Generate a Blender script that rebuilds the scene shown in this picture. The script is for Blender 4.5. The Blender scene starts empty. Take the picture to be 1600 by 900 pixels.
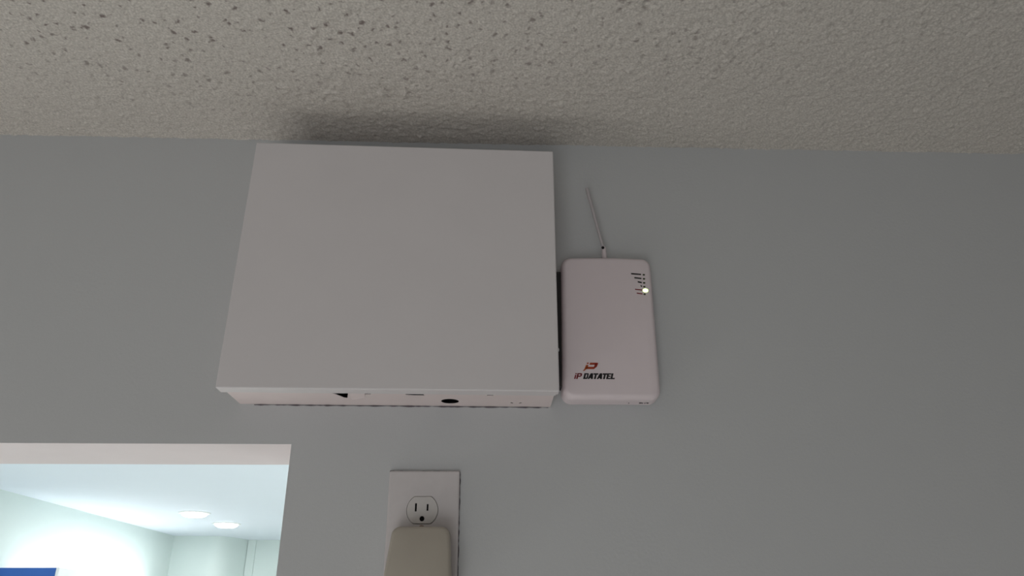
import bpy, bmesh, math, random
import numpy as np
from mathutils import Vector, Matrix, Euler
random.seed(7)
rng = np.random.default_rng(11)
S = bpy.context.scene
C = S.collection

# ------------------------------------------------------------------ camera
F, CX, CY, CZ, YAW, PITCH, ROLL = 1157.04, -0.0143, -0.8558, 1.8386, 0.0392, 0.4193, -0.0041
cy, sy, cp, sp = math.cos(YAW), math.sin(YAW), math.cos(PITCH), math.sin(PITCH)
fw = Vector((sy*cp, cy*cp, sp)); rt = Vector((cy, -sy, 0)); up = rt.cross(fw)
c_, s_ = math.cos(ROLL), math.sin(ROLL)
r2 = rt*c_ + up*s_; u2 = -rt*s_ + up*c_
cd = bpy.data.cameras.new('camera'); cam = bpy.data.objects.new('camera', cd); C.objects.link(cam)
cd.sensor_width = 36; cd.lens = F/1600*36; cd.clip_start = .02
cam.matrix_world = Matrix(((r2.x, u2.x, -fw.x, CX), (r2.y, u2.y, -fw.y, CY), (r2.z, u2.z, -fw.z, CZ), (0, 0, 0, 1)))
S.camera = cam

# ------------------------------------------------------------------ light and exposure
w = bpy.data.worlds.new('world'); S.world = w; w.use_nodes = True
w.node_tree.nodes['Background'].inputs[0].default_value = (.8, .9, 1, 1)
w.node_tree.nodes['Background'].inputs[1].default_value = .1
S.view_settings.view_transform = 'Standard'; S.view_settings.look = 'None'
S.view_settings.exposure = 0; S.view_settings.gamma = 1

def area(name, loc, target, sx, sz, power, col):
    l = bpy.data.lights.new(name, 'AREA'); l.shape = 'RECTANGLE'; l.size = sx; l.size_y = sz
    l.energy = power; l.color = col
    o = bpy.data.objects.new(name, l); C.objects.link(o); o.location = loc
    o.rotation_euler = (Vector(target)-Vector(loc)).to_track_quat('-Z', 'Y').to_euler()
    return o
area('rear_fill', (-.3, -3.7, .95), (-.1, 0, 1.7), 2.6, 1.6, 10.0, (.95, .985, 1.0))  # added broad fill from behind the camera, no modelled door
area('low_front_fill', (-.35, -1.9, .8), (-.15, 0, 2.2), .8, .8, 6.7, (.96, .98, .99))  # added frontal fill lamp, unseen, brightens wall and box
area('left_up_fill', (-1.15, -.35, .95), (-.3, -.25, 2.44), .45, .35, 2.2, (.97, .95, .93))  # added unseen uplight for the left ceiling and box underside
def spot(name, loc, target, power, ang, col):      # aimed spot, used for added bounce light off the floor
    l = bpy.data.lights.new(name, 'SPOT'); l.energy = power; l.spot_size = math.radians(ang); l.spot_blend = .3
    l.shadow_soft_size = .05; l.color = col
    o = bpy.data.objects.new(name, l); C.objects.link(o); o.location = loc
    o.rotation_euler = (Vector(target)-Vector(loc)).to_track_quat('-Z', 'Y').to_euler(); return o
spot('floor_bounce_fill', (-1.2, -3.6, 2.2), (-.6, -.9, 0), 1290, 32, (.91, .96, .97))  # added spot on the floor, its bounce lights things from below
area('kitchen_side_fill', (1.1, 2.6, 1.2), (-2.4, 3.0, 1.6), 2.2, 1.4, 31, (.97, 1, .985))  # added unseen fill brightening the kitchen from the right

# ------------------------------------------------------------------ materials
def lin(r, g, b):
    return tuple(((v/255)/12.92 if v/255 <= .04045 else ((v/255+.055)/1.055)**2.4) for v in (r, g, b)) + (1,)
class N:
    def __init__(s, name):
        s.m = bpy.data.materials.new(name); s.m.use_nodes = True
        s.t = s.m.node_tree; s.b = s.t.nodes['Principled BSDF']
    def n(s, kind, **kw):
        x = s.t.nodes.new(kind)
        for k, v in kw.items():
            if hasattr(x, k): setattr(x, k, v)
            else: x.inputs[k].default_value = v
        return x
    def l(s, a, b): s.t.links.new(a, b)
def mat(name, col, rough=.5, var=.06, scale=20, bump=0, bscale=300, bdist=.0005, metal=0, spec=.5, emit=None, es=0):
    k = N(name); b = k.b
    b.inputs['Roughness'].default_value = rough; b.inputs['Metallic'].default_value = metal
    b.inputs['Specular IOR Level'].default_value = spec
    tc = k.n('ShaderNodeTexCoord')
    nz = k.n('ShaderNodeTexNoise', Scale=scale, Detail=4.0)
    k.l(tc.outputs['Object'], nz.inputs['Vector'])
    mx = k.n('ShaderNodeMix'); mx.data_type = 'RGBA'
    mx.inputs[6].default_value = tuple(v*(1-var) for v in col[:3])+(1,)
    mx.inputs[7].default_value = tuple(min(1, v*(1+var)) for v in col[:3])+(1,)
    k.l(nz.outputs['Fac'], mx.inputs[0]); k.l(mx.outputs[2], b.inputs['Base Color'])
    if bump:
        n2 = k.n('ShaderNodeTexNoise', Scale=bscale, Detail=3.0)
        bp = k.n('ShaderNodeBump', Strength=bump, Distance=bdist)
        k.l(tc.outputs['Object'], n2.inputs['Vector']); k.l(n2.outputs['Fac'], bp.inputs['Height'])
        k.l(bp.outputs['Normal'], b.inputs['Normal'])
    if emit:
        b.inputs['Emission Color'].default_value = emit; b.inputs['Emission Strength'].default_value = es
    return k.m
M_wall = mat('pale grey wall paint', lin(193, 194, 195), .75, .07, 900, .3, 260, .0006)
M_kwall = mat('white kitchen wall paint', lin(214, 226, 223), .6, .02, 8, .1, 200, .0004)
M_kceil = mat('white kitchen ceiling paint', lin(229, 236, 245), .7, .01, 8)
M_soffit = mat('off white opening trim paint', lin(220, 209, 210), .6, .03, 30, .15, 150, .0006)
M_panel = mat('off white enamelled steel', lin(215, 210, 211), .5, .03, 14, .15, 700, .0002)
M_body = mat('off white painted steel body', lin(222, 209, 208), .5, .04, 40, .2, 400, .0003)
M_dark = mat('black recess shade and pin', lin(12, 11, 11), .9)
M_shade_ridge = mat('dark joint shade and paint edge', lin(96, 88, 94), .9, .5, 60)  # painted joint shade, also the ragged paint edge at the outlet
M_antenna = mat('grey white antenna plastic', lin(188, 182, 184), .5, .03, 60)
M_device = mat('warm white plastic', lin(222, 210, 213), .42, .02, 60, .1, 900, .0001)
M_led = mat('unlit indicator lens', lin(52, 60, 30), .4)
M_ledon = mat('lit yellow green indicator', lin(200, 255, 120), .4, emit=lin(220, 255, 165), es=2.6)
M_print = mat('black print', lin(24, 20, 22), .6)
M_printred = mat('dark red print', lin(120, 22, 34), .6)
M_plate = mat('white outlet plastic', lin(206, 200, 200), .45, .04, 120, .15, 500, .0002)
M_recep = mat('ivory outlet plastic', lin(205, 200, 197), .45, .02, 60)
M_screw = mat('painted screw metal', lin(150, 135, 125), .4, metal=.4)
M_adapter = mat('beige charger plastic', lin(178, 170, 158), .5, .04, 50, .15, 700, .0002)
M_blue = mat('deep blue panel', lin(45, 95, 175), .5, .05, 30)
M_white = mat('white lacquer', lin(238, 240, 240), .35)
M_floor = mat('tan floor tile', lin(170, 163, 156), .5, .1, 6)
M_kfloor = mat('pale floor tile', lin(205, 205, 200), .4, .06, 6)
M_lamp = mat('lit downlight lens', lin(255, 255, 255), .5, emit=(1, 1, 1, 1), es=9)
M_strip = mat('lit led strip', lin(255, 255, 255), .5, emit=(.95, 1, .99, 1), es=10)

def logo_mat():
    k = N('orange to red print'); tc = k.n('ShaderNodeTexCoord'); sx = k.n('ShaderNodeSeparateXYZ')
    r = k.n('ShaderNodeValToRGB'); k.l(tc.outputs['Generated'], sx.inputs[0]); k.l(sx.outputs['X'], r.inputs[0])
    r.color_ramp.elements[0].color = lin(176, 84, 22); r.color_ramp.elements[1].color = lin(150, 26, 20)
    k.l(r.outputs[0], k.b.inputs['Base Color']); k.b.inputs['Roughness'].default_value = .6
    return k.m
M_logo = logo_mat()

def ceiling_mat():
    k = N('textured ceiling paint'); b = k.b; b.inputs['Roughness'].default_value = .9
    tc = k.n('ShaderNodeTexCoord'); O = tc.outputs['Object']
    n1 = k.n('ShaderNodeTexNoise', Scale=420.0, Detail=3.0); k.l(O, n1.inputs['Vector'])
    base = k.n('ShaderNodeMix'); base.data_type = 'RGBA'
    base.inputs[6].default_value = lin(138, 133, 127); base.inputs[7].default_value = lin(240, 234, 226)
    k.l(n1.outputs['Fac'], base.inputs[0])
    # small dirt specks, dense on the left of the strip away from the wall, scarce elsewhere
    n2 = k.n('ShaderNodeTexNoise', Scale=130.0, Detail=3.0); k.l(O, n2.inputs['Vector'])
    ad = k.n('ShaderNodeVectorMath', operation='MULTIPLY_ADD')
    k.l(n2.outputs['Color'], ad.inputs[0]); ad.inputs[1].default_value = (.012, .012, .012); k.l(O, ad.inputs[2])
    v = k.n('ShaderNodeTexVoronoi', Scale=75.0, Randomness=1.0); v.voronoi_dimensions = '2D'; k.l(ad.outputs[0], v.inputs['Vector'])
    sep = k.n('ShaderNodeSeparateColor'); k.l(v.outputs['Color'], sep.inputs[0])
    rad = k.n('ShaderNodeMath', operation='MULTIPLY'); k.l(sep.outputs[0], rad.inputs[0]); rad.inputs[1].default_value = .31
    dd = k.n('ShaderNodeMath', operation='SUBTRACT'); k.l(rad.outputs[0], dd.inputs[0]); k.l(v.outputs['Distance'], dd.inputs[1])
    mr = k.n('ShaderNodeMapRange'); k.l(dd.outputs[0], mr.inputs[0])
    mr.inputs[1].default_value = 0.0; mr.inputs[2].default_value = .20; mr.inputs[3].default_value = 0; mr.inputs[4].default_value = .8
    px = k.n('ShaderNodeSeparateXYZ'); k.l(O, px.inputs[0])
    mxr = k.n('ShaderNodeMapRange'); k.l(px.outputs['X'], mxr.inputs[0])
    mxr.inputs[1].default_value = -.15; mxr.inputs[2].default_value = .4; mxr.inputs[3].default_value = 1; mxr.inputs[4].default_value = .3
    myr = k.n('ShaderNodeMapRange'); k.l(px.outputs['Y'], myr.inputs[0])
    myr.inputs[1].default_value = -.2; myr.inputs[2].default_value = -.05; myr.inputs[3].default_value = 1; myr.inputs[4].default_value = .15
    m1 = k.n('ShaderNodeMath', operation='MULTIPLY'); k.l(mxr.outputs[0], m1.inputs[0]); k.l(myr.outputs[0], m1.inputs[1])
    m2 = k.n('ShaderNodeMath', operation='MULTIPLY'); k.l(m1.outputs[0], m2.inputs[0]); k.l(mr.outputs[0], m2.inputs[1])
    fin = k.n('ShaderNodeMix'); fin.data_type = 'RGBA'; k.l(m2.outputs[0], fin.inputs[0]); k.l(base.outputs[2], fin.inputs[6])
    fin.inputs[7].default_value = lin(96, 80, 78)
    k.l(fin.outputs[2], b.inputs['Base Color'])
    return k.m
M_ceil = ceiling_mat()

# ------------------------------------------------------------------ helpers
def obj(name, bm, m=None, parent=None, smooth=False, mats=None):
    me = bpy.data.meshes.new(name)
    if isinstance(bm, bmesh.types.BMesh):
        bmesh.ops.recalc_face_normals(bm, faces=bm.faces[:]); bm.to_mesh(me); bm.free()
    else: me = bm
    if m and not len(me.materials): me.materials.append(m)
    o = bpy.data.objects.new(name, me); C.objects.link(o)
    if parent: o.parent = parent
    if smooth:
        me.polygons.foreach_set('use_smooth', [True]*len(me.polygons))
        me.set_sharp_from_angle(angle=math.radians(38))
    return o
def box(x0, x1, y0, y1, z0, z1, bev=0, seg=2, bm=None):
    b = bm or bmesh.new()
    r = bmesh.ops.create_cube(b, size=1)
    for v in r['verts']:
        v.co = Vector(((x0+x1)/2+v.co.x*(x1-x0), (y0+y1)/2+v.co.y*(y1-y0), (z0+z1)/2+v.co.z*(z1-z0)))
    if bev:
        bmesh.ops.bevel(b, geom=list({e for v in r['verts'] for e in v.link_edges}), offset=bev, segments=seg, affect='EDGES', profile=.5)
    return b
def prism(pts, y0, y1, bm=None):
    """outline given in x, z; extruded along y"""
    b = bm or bmesh.new()
    lo = [b.verts.new((x, y0, z)) for x, z in pts]; hi = [b.verts.new((x, y1, z)) for x, z in pts]
    b.faces.new(lo); b.faces.new(hi[::-1])
    for i in range(len(pts)):
        j = (i+1) % len(pts); b.faces.new((lo[i], hi[i], hi[j], lo[j]))
    return b
def lathe(prof, n=32, axis='z', loc=(0, 0, 0), bm=None):
    b = bm or bmesh.new(); rings = []
    for r, h in prof:
        ring = []
        for i in range(n):
            a = 2*math.pi*i/n; p = (r*math.cos(a), r*math.sin(a), h)
            if axis == 'y': p = (p[0], h, p[1])
            if axis == 'x': p = (h, p[0], p[1])
            ring.append(b.verts.new(Vector(p)+Vector(loc)))
        rings.append(ring)
    for a, c in zip(rings, rings[1:]):
        for i in range(n): b.faces.new((a[i], a[(i+1) % n], c[(i+1) % n], c[i]))
    b.faces.new(rings[0][::-1]); b.faces.new(rings[-1])
    return b
def tube(p0, p1, r0, r1, n=16, bm=None):
    b = bm or bmesh.new(); p0 = Vector(p0); p1 = Vector(p1)
    q = (p1-p0).to_track_quat('Z', 'Y'); rings = []
    L = (p1-p0).length
    for r, t in ((r0*.6, 0), (r0, r0*.4), (r1, L-r1*.5), (r1*.55, L)):
        rings.append([b.verts.new(p0+q @ Vector((r*math.cos(2*math.pi*i/n), r*math.sin(2*math.pi*i/n), t))) for i in range(n)])
    for a, c in zip(rings, rings[1:]):
        for i in range(n): b.faces.new((a[i], a[(i+1) % n], c[(i+1) % n], c[i]))
    b.faces.new(rings[0][::-1]); b.faces.new(rings[-1])
    return b
def cut(bm, cutters):
    """boolean difference of bmesh solids; returns a mesh"""
    def tmp(b):
        me = bpy.data.meshes.new('t'); bmesh.ops.recalc_face_normals(b, faces=b.faces[:]); b.to_mesh(me); b.free()
        o = bpy.data.objects.new('t', me); C.objects.link(o); return o
    base = tmp(bm); cs = [tmp(c) for c in cutters]
    for c in cs:
        md = base.modifiers.new('b', 'BOOLEAN'); md.operation = 'DIFFERENCE'; md.object = c; md.solver = 'EXACT'
    dg = bpy.context.evaluated_depsgraph_get(); dg.update()
    me = bpy.data.meshes.new_from_object(base.evaluated_get(dg))
    for o in [base]+cs: bpy.data.objects.remove(o)
    return me
def thing(name, label, cat, loc=(0, 0, 0)):
    o = bpy.data.objects.new(name, None); C.objects.link(o); o.location = loc
    o['label'] = label; o['category'] = cat; return o
def structure(name, bm, m, label=None, parent=None, smooth=False):
    o = obj(name, bm, m, parent, smooth); o['kind'] = 'structure'
    if label: o['label'] = label
    return o
def local(o, parent):        # keep world coordinates of a child modelled in place
    o.parent = parent; o.matrix_parent_inverse = Matrix.Translation(-Vector(parent.location)); return o

# ------------------------------------------------------------------ structure
H = 2.44; OX, OZ, T = -.2326, 2.0228, .133
XL, XR, YB = -2.2, 2.4, -4.0
b = prism([(XL, 0), (-1.25, 0), (-1.25, OZ), (OX, OZ), (OX, 0), (XR, 0), (XR, H+.03), (XL, H+.03)], 0, T)
ed = [e for e in b.edges if all(abs(v.co.z-OZ) < 1e-4 for v in e.verts) and e.verts[0].co.y < .01 and abs(e.verts[0].co.y-e.verts[1].co.y) < 1e-4]
ed += [e for e in b.edges if all(abs(v.co.x-OX) < 1e-4 for v in e.verts) and abs(e.verts[0].co.y-e.verts[1].co.y) < 1e-4 and abs(e.verts[0].co.z-e.verts[1].co.z) > .5]
bmesh.ops.bevel(b, geom=list(set(ed)), offset=.0015, segments=2, affect='EDGES')
bmesh.ops.triangulate(b, faces=[f for f in b.faces if len(f.verts) > 6])
for f in b.faces:
    c = f.calc_center_median()
    if abs(f.normal.y) < .5 and .0 < c.y < T and c.z < OZ+.001 and c.x > -1.3 and c.x < OX+.001: f.material_index = 1
wb = structure('wall_back', b, M_wall, 'pale grey wall with a cased opening at lower left')
wb.data.materials.append(M_soffit)

HC = 2.4382
# textured ceiling: a finely displaced strip beside the wall, flat board beyond
x0, x1, y0 = -1.05, 1.05, -.58; st = .0017
nx = int((x1-x0)/st)+1; ny = int((0-y0)/st)+1
def smooth_noise(sig):
    a = rng.standard_normal((ny, nx)); fx = np.fft.fftfreq(nx)[None, :]; fy = np.fft.fftfreq(ny)[:, None]
    g = np.exp(-2*(math.pi*sig)**2*(fx**2+fy**2)); a = np.fft.ifft2(np.fft.fft2(a)*g).real
    return a/a.std()
h = .00034*smooth_noise(.8) + .00028*smooth_noise(1.7) + .0002*smooth_noise(9)
dens = np.clip(smooth_noise(22)*.5+.5, 0, 1)
K = 9; gy, gx = np.mgrid[-K:K+1, -K:K+1]
for i in range(9000):
    ix = rng.integers(K, nx-K); iy = rng.integers(K, ny-K)
    if rng.random() > .25+.75*dens[iy, ix]: continue
    s = rng.uniform(.6, 1.25)*(1.5 if rng.random() < .05 else 1); el = rng.uniform(.7, 1.5); a = rng.uniform(0, math.pi)
    u = gx*math.cos(a)+gy*math.sin(a); v = -gx*math.sin(a)+gy*math.cos(a)
    q = (u/el)**2+(v*el)**2
    h[iy-K:iy+K+1, ix-K:ix+K+1] += rng.uniform(.0003, .0015)*(s/1.0)*np.exp(-(q/(2*s*s))**1.3)
ex = np.minimum(np.arange(nx), nx-1-np.arange(nx))[None, :]; ey = np.arange(ny)[:, None]
h *= np.clip(ex/30, 0, 1)*np.clip(ey/30, 0, 1)
X, Y = np.meshgrid(x0+np.arange(nx)*(x1-x0)/(nx-1), y0+np.arange(ny)*(-y0)/(ny-1))
Z = HC-np.clip(h, -.001, .005)
co = np.stack([X, Y, Z], -1).reshape(-1, 3)
idx = np.arange(nx*ny).reshape(ny, nx)
quads = np.stack([idx[:-1, :-1], idx[1:, :-1], idx[1:, 1:], idx[:-1, 1:]], -1).reshape(-1, 4)   # facing down
extra = []; eq = []
def flat(ax, bx, ay, by):
    k = len(co)+len(extra); extra.extend([(ax, ay, HC), (ax, by, HC), (bx, by, HC), (bx, ay, HC)]); eq.append((k, k+1, k+2, k+3))
flat(XL, x0, YB, 0); flat(x1, XR, YB, 0); flat(x0, x1, YB, y0)
co = np.vstack([co, np.array(extra)]); quads = np.vstack([quads, np.array(eq)])
me = bpy.data.meshes.new('ceiling'); me.vertices.add(len(co)); me.vertices.foreach_set('co', co.ravel().astype(np.float32))
me.loops.add(quads.size); me.loops.foreach_set('vertex_index', quads.ravel().astype(np.int32))
me.polygons.add(len(quads)); me.polygons.foreach_set('loop_start', (np.arange(len(quads))*4).astype(np.int32))
me.polygons.foreach_set('use_smooth', np.ones(len(quads), bool))
me.update(calc_edges=True)
structure('ceiling', me, M_ceil, 'grey textured ceiling with spattered bumps and small dark specks')

structure('floor', box(XL, XR, YB, 0, -.05, 0), M_floor)
structure('wall_left', box(XL-.1, XL, YB, T, 0, H+.03), M_wall)
structure('wall_right', box(XR, XR+.1, YB, T, 0, H+.03), M_wall)
structure('wall_front', box(XL, XR, YB-.1, YB, 0, H+.03), M_wall)

# kitchen beyond the opening
KX0, KX1, KY = -2.44, 1.2, 5.36
structure('kitchen_floor', box(KX0, KX1, T, 6.2, -.05, 0), M_kfloor)
structure('kitchen_ceiling', box(KX0-.1, KX1+.1, T, 6.2, H, H+.05), M_kceil, 'smooth white ceiling of the bright room beyond')
structure('kitchen_wall_left', box(KX0-.1, KX0, T, 6.2, 0, H), M_kwall)
structure('kitchen_wall_right', box(KX1, KX1+.1, T, 6.2, 0, H), M_kwall)
# far wall: straight, then a splayed piece running back to a narrow upright
b = bmesh.new()
path = [(KX0, KY), (-2.16, KY), (-2.10, KY+.012), (-2.05, KY+.06), (-2.02, KY+.13), (-1.99, KY+.22), (-1.955, 5.70), (-1.955, 5.685), (-1.89, 5.685), (-1.89, 5.70), (KX1, 5.70)]
lo = [b.verts.new((x, y, 0)) for x, y in path]; hi = [b.verts.new((x, y, H)) for x, y in path]
for i in range(len(path)-1): b.faces.new((lo[i], lo[i+1], hi[i+1], hi[i]))
structure('kitchen_wall_far', b, M_kwall, 'far white wall with a recessed corner beyond the opening', None, True)

# ------------------------------------------------------------------ alarm panel box
PX0, PX1, PZ0, PZ1, PD = -.3018, .0682, 2.0644, 2.3782, .0767
t = thing('alarm_box', 'large off-white metal alarm box mounted high on the wall just under the ceiling', 'metal box', (-.117, 0, 2.22))
body = box(PX0+.0035, PX1-.0035, -PD+.0012, 0, PZ0+.003, PZ1-.003)
cutters = [box(PX0+.005, PX1-.005, -PD-.01, -.0015, PZ0+.0034, PZ1-.0045)]
cutters.append(lathe([(.0102, PZ0-.01), (.0102, PZ0+.012)], 40, 'z', (-.053, -.0205, 0)))
def zcut(pts):              # cutter with an outline in x, y running up through the bottom sheet
    b = bmesh.new(); lo = [b.verts.new((x, y, PZ0-.01)) for x, y in pts]; hi = [b.verts.new((x, y, PZ0+.01)) for x, y in pts]
    b.faces.new(lo); b.faces.new(hi[::-1])
    for i in range(len(pts)): j = (i+1) % len(pts); b.faces.new((lo[i], hi[i], hi[j], lo[j]))
    return b
cutters.append(zcut([(-.1890, -.0560), (-.1640, -.0550), (-.1690, -.0300), (-.1722, -.0315), (-.1790, -.0450)]))
cutters.append(zcut([(-.1020, -.0500), (-.0820, -.0500), (-.0805, -.0440), (-.0920, -.0440), (-.1015, -.0460)]))
cutters.append(zcut([(-.1590, -.0500), (-.1400, -.0500), (-.1400, -.0465), (-.1580, -.0455)]))
cutters.append(zcut([(-.0110, -.0500), (-.0030, -.0500), (-.0035, -.0465), (-.0105, -.0460)]))
for a0, a1 in ((200, 238), (300, 338)):      # slits of a knockout disc
    ri, ro, cx, cyy = .0054, .0078, .0235, -.0205
    P = [(cx+ro*math.cos(math.radians(a)), cyy-ro*math.sin(math.radians(a))) for a in np.linspace(a0, a1, 6)]
    P += [(cx+ri*math.cos(math.radians(a)), cyy-ri*math.sin(math.radians(a))) for a in np.linspace(a1, a0, 6)]
    cutters.append(zcut(P))
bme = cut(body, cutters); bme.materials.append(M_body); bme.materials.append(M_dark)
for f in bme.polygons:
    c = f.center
    if PX0+.0048 < c.x < PX1-.0048 and PZ0+.0033 < c.z < PZ1-.0044 and c.y > -PD+.002: f.material_index = 1  # box interior blackened to stand in for shade in the holes
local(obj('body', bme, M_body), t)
lid = box(PX0, PX1, -PD, -PD+.0185, PZ0, PZ1, .0012, 2)
lidm = cut(lid, [box(PX0+.0016, PX1-.0016, -PD+.0014, .1, PZ0+.0016, PZ1-.0016),
                 prism([(-.1822, PZ0-.01), (-.1822, PZ0+.01), (-.152, PZ0+.01), (-.155, PZ0-.01)], -PD+.0168, .1),
                 prism([(PX1-.0028, PZ0-.01), (PX1+.01, PZ0-.01), (PX1+.01, PZ0+.006), (PX1-.0028, PZ0+.004)], -PD+.012, .1)])
for me_ in (lidm, bme):
    for v in me_.vertices:
        if v.co.z > 2.3: v.co.z += .0016-.0036*(v.co.x-PX0)/(PX1-PX0)
l = local(obj('cover', lidm, M_panel), t); l['label'] = 'flat off-white sheet metal cover with folded lip'
# bent metal tab beside the notch
b = bmesh.new()
vs = [b.verts.new(p) for p in ((-.163, -.0545, PZ0+.0028), (-.146, -.0535, PZ0+.0028), (-.148, -.0400, PZ0+.0012), (-.163, -.0340, PZ0-.0004))]
vt = [b.verts.new(v.co+Vector((0, 0, .0009))) for v in vs]
b.faces.new(vs); b.faces.new(vt[::-1])
for i in range(4): b.faces.new((vs[i], vt[i], vt[(i+1) % 4], vs[(i+1) % 4]))
local(obj('knockout_tab', b, M_body), t)
b = bmesh.new(); n = 90; rr = []  # dark strip painted in for the shadow gap along the wall
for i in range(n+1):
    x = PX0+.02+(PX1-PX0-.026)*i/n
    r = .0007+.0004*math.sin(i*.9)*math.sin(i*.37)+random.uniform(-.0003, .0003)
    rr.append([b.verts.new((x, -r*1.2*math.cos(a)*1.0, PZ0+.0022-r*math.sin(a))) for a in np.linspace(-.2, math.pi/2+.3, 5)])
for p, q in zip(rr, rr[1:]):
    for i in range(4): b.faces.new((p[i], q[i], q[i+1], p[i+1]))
g = local(obj('joint_shade_line', b, M_shade_ridge), t); g['label'] = 'dark uneven line painted as shade where the box meets the wall'
sc = lathe([(.0022, PX1+.0002), (.0022, PX1+.0014), (.0012, PX1+.0020)], 14, 'x', (0, 0, 0))
bmesh.ops.translate(sc, verts=sc.verts[:], vec=(0, -.0640, 2.1165))
local(obj('screw', sc, M_white, smooth=True), t)
t.rotation_euler.y = .0040

# ------------------------------------------------------------------ alarm communicator
def rounded_loop(x0, x1, z0, z1, r, n=8, x0t=None, x1t=None, bow=0):
    """rounded rectangle in x, z; top edge may be wider or narrower and slightly bowed"""
    x0t = x0 if x0t is None else x0t; x1t = x1 if x1t is None else x1t
    pts = []
    for cx, cz, a0 in ((x1-r, z0+r, -90), (x1t-r, z1-r, 0), (x0t+r, z1-r, 90), (x0+r, z0+r, 180)):
        for i in range(n+1):
            a = math.radians(a0+90*i/n); pts.append((cx+r*math.cos(a), cz+r*math.sin(a)))
        if a0 == 0:
            for i in range(1, 6): pts.append((x1t-r+(x0t-x1t+2*r)*i/6, z1))
    xm, hw = (x0t+x1t)/2, (x1t-x0t)/2
    return [(x, z+(bow*(1-((x-xm)/hw)**2) if z > (z0+z1)/2 else 0)) for x, z in pts]
def skin(loops):
    b = bmesh.new(); R = [[b.verts.new((x, y, z)) for x, z in lp] for y, lp in loops]
    for a, c in zip(R, R[1:]):
        for i in range(len(a)): j = (i+1) % len(a); b.faces.new((a[i], a[j], c[j], c[i]))
    b.faces.new(R[0]); b.faces.new(R[-1][::-1]); return b
DY = -.030
t = thing('alarm_communicator', 'white rounded plastic communicator with stub antenna and green light, right of the metal box', 'alarm device', (.133, 0, 2.16))
def dl(o, r): return rounded_loop(.0768+o, .1912-o, 2.0690+o, 2.2506-o, r, 8, .0800+o, .1925-o, .0016)
L = [(0, dl(.002, .009)), (-.0035, dl(.002, .009)), (-.0036, dl(0, .011)), (-.0215, dl(0, .011))]
for k in range(1, 7):
    a = math.pi/2*k/6; L.append((-.0215-.0085*math.sin(a), dl(.0055*(1-math.cos(a)), .011-.003*(1-math.cos(a)))))
local(obj('housing', skin(L), M_device, smooth=True), t)
mp = local(obj('gap_shade_plate', box(.0712, .186, -.017, 0, 2.0865, 2.236, .001), mat('dark grey gap shade', lin(52, 50, 50), .8)), t)  # dark filler added so the narrow gap looks deeply shaded
mp['label'] = 'added dark grey filler shading the gap beside the white housing'
def flatp(polys, y=DY-.00015, th=.0002):
    b = bmesh.new()
    for p in polys: prism(p, y, y+th, b)
    return b
# signal bars and lights: (row z, bar start x, lit)
rows = [(2.2268, .1660, 0), (2.2213, .1697, 0), (2.2158, .1735, 0), (2.2106, .1767, 0), (2.2059, .1695, 1), (2.2008, .1712, 0)]
for i, (z, xs, lit) in enumerate(rows):
    th = .0019 if i < 4 else .0014
    b = flatp([[(xs, z+.0006), (.1784, z-.0004), (.1784, z-.0004+th), (xs, z+.0006+th)]])
    local(obj('indicator_bar', b, M_print if i < 4 else M_printred), t)
    z2 = z-.0008+th/2
    if lit:
        b = lathe([(.0030, 0), (.0028, -.0006), (.0016, -.0011)], 20, 'y')
    else:
        b = lathe([(.0014, 0), (.0013, -.0004)], 12, 'y')
    for v in b.verts: v.co = Vector((v.co.x*1.15+.1818-(.0002*i if not lit else -.0004), v.co.y+DY+.0001, v.co.z*.85+z2))
    o = local(obj('indicator_light', b, M_ledon if lit else M_led, smooth=True), t)
    if lit: o['label'] = 'glowing yellow-green light'
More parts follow.
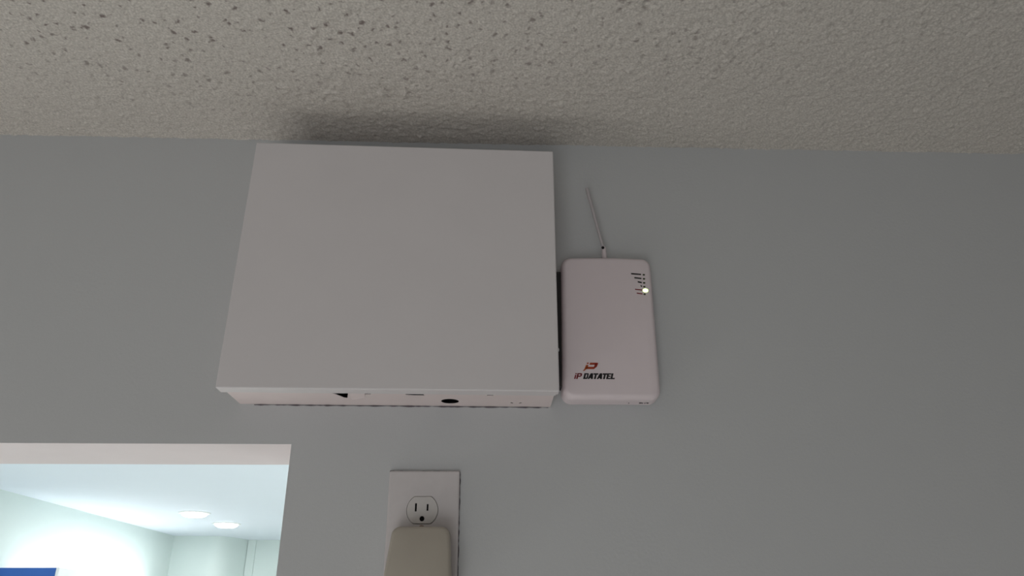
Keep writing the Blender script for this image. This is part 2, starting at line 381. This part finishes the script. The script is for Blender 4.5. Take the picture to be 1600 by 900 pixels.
# emblem: slanted i and P drawn as one stroke
sh = .42
def S_(pts, ox, oz, s): return [(ox+s*(x+sh*z), oz+s*z) for x, z in pts]
em = [[(0, 0), (.30, .0), (.30, .42), (.0, .70), (0, .70)][:3]+[(.14, .72), (-.02, .72)],
      [(-.02, .84), (.20, .84), (.20, 1.0), (-.02, 1.0)],
      [(.34, .74), (1.06, .74), (1.26, 1.0), (.34, 1.0)], [(.96, .42), (1.3, .50), (1.3, .96), (.96, .84)],
      [(.14, .22), (1.06, .22), (1.30, .52), (1.02, .54), (.96, .50), (.14, .50)]]
em[0] = [(-.14, 0), (.04, 0), (.26, .28), (.26, .72), (-.04, .72), (-.04, .20)]
local(obj('emblem', flatp([S_(p, .1018, 2.1020, .0102) for p in em]), M_logo), t)
sh = .28
G = {
 'D': [[(-.02, 0), (.33, 0), (.33, 1), (-.02, 1)], [(.2, .78), (.58, .78), (.72, 1), (.2, 1)], [(.2, 0), (.66, 0), (.55, .22), (.2, .22)],
       [(.52, .1), (.66, 0), (.8, .16), (.8, .86), (.70, 1), (.52, .88)]],
 'A': [[(-.06, 0), (.26, 0), (.54, .75), (.64, 1), (.26, 1)], [(.52, 0), (.88, 0), (.70, 1), (.38, 1), (.40, .6)], [(.14, .18), (.66, .18), (.62, .38), (.2, .38)]],
 'T': [[(.0, .74), (.86, .74), (.86, 1), (.0, 1)], [(.26, 0), (.60, 0), (.60, .82), (.26, .82)]],
 'E': [[(-.02, 0), (.33, 0), (.33, 1), (-.02, 1)], [(.2, .79), (.72, .79), (.72, 1), (.2, 1)], [(.2, .4), (.66, .4), (.66, .6), (.2, .6)], [(.2, 0), (.72, 0), (.72, .21), (.2, .21)]],
 'L': [[(-.02, 0), (.33, 0), (.33, 1), (-.02, 1)], [(.2, 0), (.74, 0), (.74, .23), (.2, .23)]],
 'i': [[(0, 0), (.22, 0), (.22, .70), (0, .70)], [(0, .80), (.22, .80), (.22, 1), (0, 1)]],
 'P': [[(0, 0), (.24, 0), (.24, 1), (0, 1)], [(.1, .80), (.62, .80), (.62, 1), (.1, 1)], [(.1, .36), (.62, .36), (.62, .56), (.1, .56)], [(.52, .42), (.76, .5), (.76, .9), (.52, 1)]],
}
def word(txt, ox, oz, hgt, adv, wd):
    P = []; x = ox
    for ch in txt:
        for p in G[ch]: P.append([(x+hgt*(a*wd+sh*c), oz+hgt*c) for a, c in p])
        x += hgt*adv.get(ch, .84)*wd
    return P
HT = .0070
local(obj('lettering', flatp(word('DATATEL', .1004, 2.0922, HT, {'A': .80, 'T': .82, 'E': .76, 'D': .84}, .94)), M_print), t)
local(obj('lettering', flatp(word('iP', .0898, 2.0922, HT, {'i': .30}, 1.1)), M_printred), t)['label'] = 'dark red slanted letters'
# little screw and vent marks on the underside right of the front
for i, (x, s) in enumerate(((.1690, .0014), (.1715, .0008), (.1745, .0007), (.1775, .0012), (.1555, .0006))):
    b = box(x-s, x+s, -.0118-s*1.4, -.0118, 2.0683, 2.0689)
    local(obj('vent_slot', b, M_print), t)
# antenna
an = local(obj('antenna', tube((.1356, -.0175, 2.2690), (.1180, -.0185, 2.3585), .0019, .0022), M_antenna, smooth=True), t)
cb = lathe([(.0040, 2.2490), (.0040, 2.2535), (.0032, 2.2545), (.0031, 2.2625), (.0027, 2.2640), (.0027, 2.2700), (.0019, 2.2716)], 20, 'z', (.1362, -.0175, 0))
o = obj('antenna_base', cb, M_device, smooth=True); local(o, t)
hb = lathe([(.0019, -.0208), (.0019, -.0200), (.0012, -.0195)], 14, 'y'); bmesh.ops.translate(hb, verts=hb.verts[:], vec=(.1345, 0, 2.2690))
local(obj('hinge_pin', hb, M_dark), t)

# ------------------------------------------------------------------ outlet
t = thing('wall_outlet', 'white duplex wall outlet with its upper socket empty, below the metal box', 'outlet', (-.080, 0, 1.929))
OX0, OX1, OZ0, OZ1 = -.1196, -.0408, 1.8668, 1.9906
def recep_loop(cz, g=0, n=12):
    r = .0171+g; hh = .0144+g; a1 = math.asin(hh/r); pts = []
    for k in range(n+1): a = -a1+2*a1*k/n; pts.append((-.081+r*math.cos(a), cz+r*math.sin(a)))
    for k in range(n+1): a = math.pi-a1+2*a1*k/n; pts.append((-.081+r*math.cos(a), cz+r*math.sin(a)))
    return pts
RZ = (1.9478, 1.9092)
plate = box(OX0, OX1, -.0062, 0, OZ0, OZ1, .0018, 3)
pm = cut(plate, [prism(recep_loop(z, .0005), -.02, -.0022) for z in RZ])
local(obj('cover_plate', pm, M_plate), t)
for z in RZ:
    c1 = [box(-.0892, -.0872, -.02, -.0035, z-.0015, z+.0072), box(-.0763, -.0744, -.02, -.0035, z-.0008, z+.0064),
          prism([(-.081+.0027*math.cos(a), z-.0092+.0028*math.sin(a)) for a in np.linspace(0, 2*math.pi, 18)[:-1]], -.02, -.0035)]
    rb = skin([(-.0022, recep_loop(z)), (-.0066, recep_loop(z)), (-.0071, recep_loop(z, -.0006))])
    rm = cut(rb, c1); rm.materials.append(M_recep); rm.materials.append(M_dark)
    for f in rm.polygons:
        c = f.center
        if c.y > -.0070 and abs(c.x+.081) < .010 and z-.013 < c.z < z+.008 and c.y < -.0030: f.material_index = 1  # slot insides coloured black as painted recess shade
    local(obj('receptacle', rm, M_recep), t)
s1 = lathe([(.0030, -.0060), (.0030, -.0068), (.0018, -.0074)], 18, 'y'); bmesh.ops.translate(s1, verts=s1.verts[:], vec=(-.081, 0, 1.9292))
local(obj('screw', s1, M_screw, smooth=True), t)
# paint ridge round the plate
b = bmesh.new()
def ridge(p, q, n=40):
    p = Vector(p); q = Vector(q); d = (q-p).normalized(); s = Vector((-d.z, 0, d.x)); prev = None
    for i in range(n+1):
        c = p.lerp(q, i/n); r = random.uniform(.0001, .0008)
        ring = [b.verts.new(c-s*r), b.verts.new(c+Vector((0, -r*.9, 0))), b.verts.new(c+s*r)]
        if prev:
            for k in range(2): b.faces.new((prev[k], ring[k], ring[k+1], prev[k+1]))
        prev = ring
ridge((OX0-.0004, 0, OZ1+.0004), (OX1+.0004, 0, OZ1+.0004)); ridge((OX1+.0004, 0, OZ1), (OX1+.0004, 0, OZ0))
local(obj('paint_ridge', b, M_shade_ridge), t)['label'] = 'dark ragged edge of wall paint along the plate'

# ------------------------------------------------------------------ charger
t = thing('plug_in_charger', 'beige plug-in charger filling the lower socket of the wall outlet', 'charger', (-.079, -.0072, 1.88))
def al(o, dz=0): return rounded_loop(-.1160+o, -.0446-o, 1.852+o, 1.9272-o, .0095, 8, -.1100+o, -.0482-o)
def ay(f, z): return -.0072-f*(.0328+.018*min(1, max(0, (1.9262-z)/.074)))
b = bmesh.new(); loops = []
for f, o in ((0, .004), (.12, .0012), (.2, .0004), (.5, 0), (.86, 0), (.93, .0006), (.975, .0017), (1.0, .0034)):
    loops.append([b.verts.new((x, ay(f, z), z)) for x, z in al(o)])
for a, c in zip(loops, loops[1:]):
    for i in range(len(a)): j = (i+1) % len(a); b.faces.new((a[i], a[j], c[j], c[i]))
b.faces.new(loops[0]); b.faces.new(loops[-1][::-1])
local(obj('charger_body', b, M_adapter, smooth=True), t)
for dx in (-.0066, .0057):
    local(obj('prong', box(-.081+dx-.0007, -.081+dx+.0007, -.0085, -.0048, RZ[1], RZ[1]+.006), M_screw), t)

# ------------------------------------------------------------------ kitchen fittings
def downlight(x, y, label):
    t = thing('recessed_downlight', label, 'ceiling light', (x, y, H))
    tr = bmesh.new(); n = 40; prof = [(.094, 0), (.092, -.006), (.080, -.008), (.076, -.004), (.076, 0)]
    R = [[tr.verts.new((r*math.cos(2*math.pi*i/n), r*math.sin(2*math.pi*i/n), z)) for i in range(n)] for r, z in prof]
    for a, c in zip(R, R[1:]):
        for i in range(n): tr.faces.new((a[i], a[(i+1) % n], c[(i+1) % n], c[i]))
    obj('trim_ring', tr, M_white, t, True)
    obj('lens', lathe([(.0765, -.001), (.0765, -.008), (.070, -.018), (.052, -.025), (.02, -.028)], 40), M_lamp, t, True)
    ld = bpy.data.lights.new('downlight_beam', 'AREA'); ld.shape = 'DISK'; ld.size = .12; ld.energy = 8; ld.color = (1, 1, .99)
    lo = bpy.data.objects.new('downlight_beam', ld); C.objects.link(lo); lo.parent = t; lo.location = (0, 0, -.0295)
    return t
downlight(-1.792, 3.953, 'round lit downlight in the ceiling beyond, the nearer one')
downlight(-1.775, 4.528, 'round lit downlight in the ceiling beyond, the farther one by the corner')
for x, y in ((-1.8, 2.0), (-.3, 2.0), (-.2, 3.9), (-1.8, .9), (-.3, .9)):  # extra unseen downlights added to brighten the kitchen
    label = 'added fill downlight over the %s of the bright room, hidden by the wall' % (
        'far right' if y > 3 else ('near ' if y < 1.5 else 'middle ')+('left' if x < -1 else 'right'))
    downlight(x, y, label)['group'] = 'added kitchen fill lights out of view'

t = thing('wall_cabinet', 'white wall cabinet with deep blue end panel, seen through the opening', 'cabinet', (-2.29, 4.1, 1.3))
CZT = 2.0785
local(obj('carcass', box(KX0, -2.158, 3.216, 5.0, 1.35, CZT-.045, .001), M_white), t)
local(obj('end_panel', box(KX0, -2.1545, 3.2, 3.216, 1.345, CZT, .001), M_blue), t)['label'] = 'deep blue end panel'
for k in range(4):
    ya = 3.2+.45*k
    local(obj('door', box(-2.1535, -2.1375, ya+.0015, ya+.4485, 1.345, CZT, .0015), M_white), t)
t = thing('led_strip', 'lit led strip lying on top of the wall cabinet', 'light strip', (-2.36, 4.1, CZT-.045))
local(obj('strip_channel', box(-2.38, -2.34, 3.26, 4.95, CZT-.045, CZT-.037), M_white), t)
local(obj('strip_lens', box(-2.375, -2.345, 3.27, 4.94, CZT-.037, CZT-.034), M_strip), t)
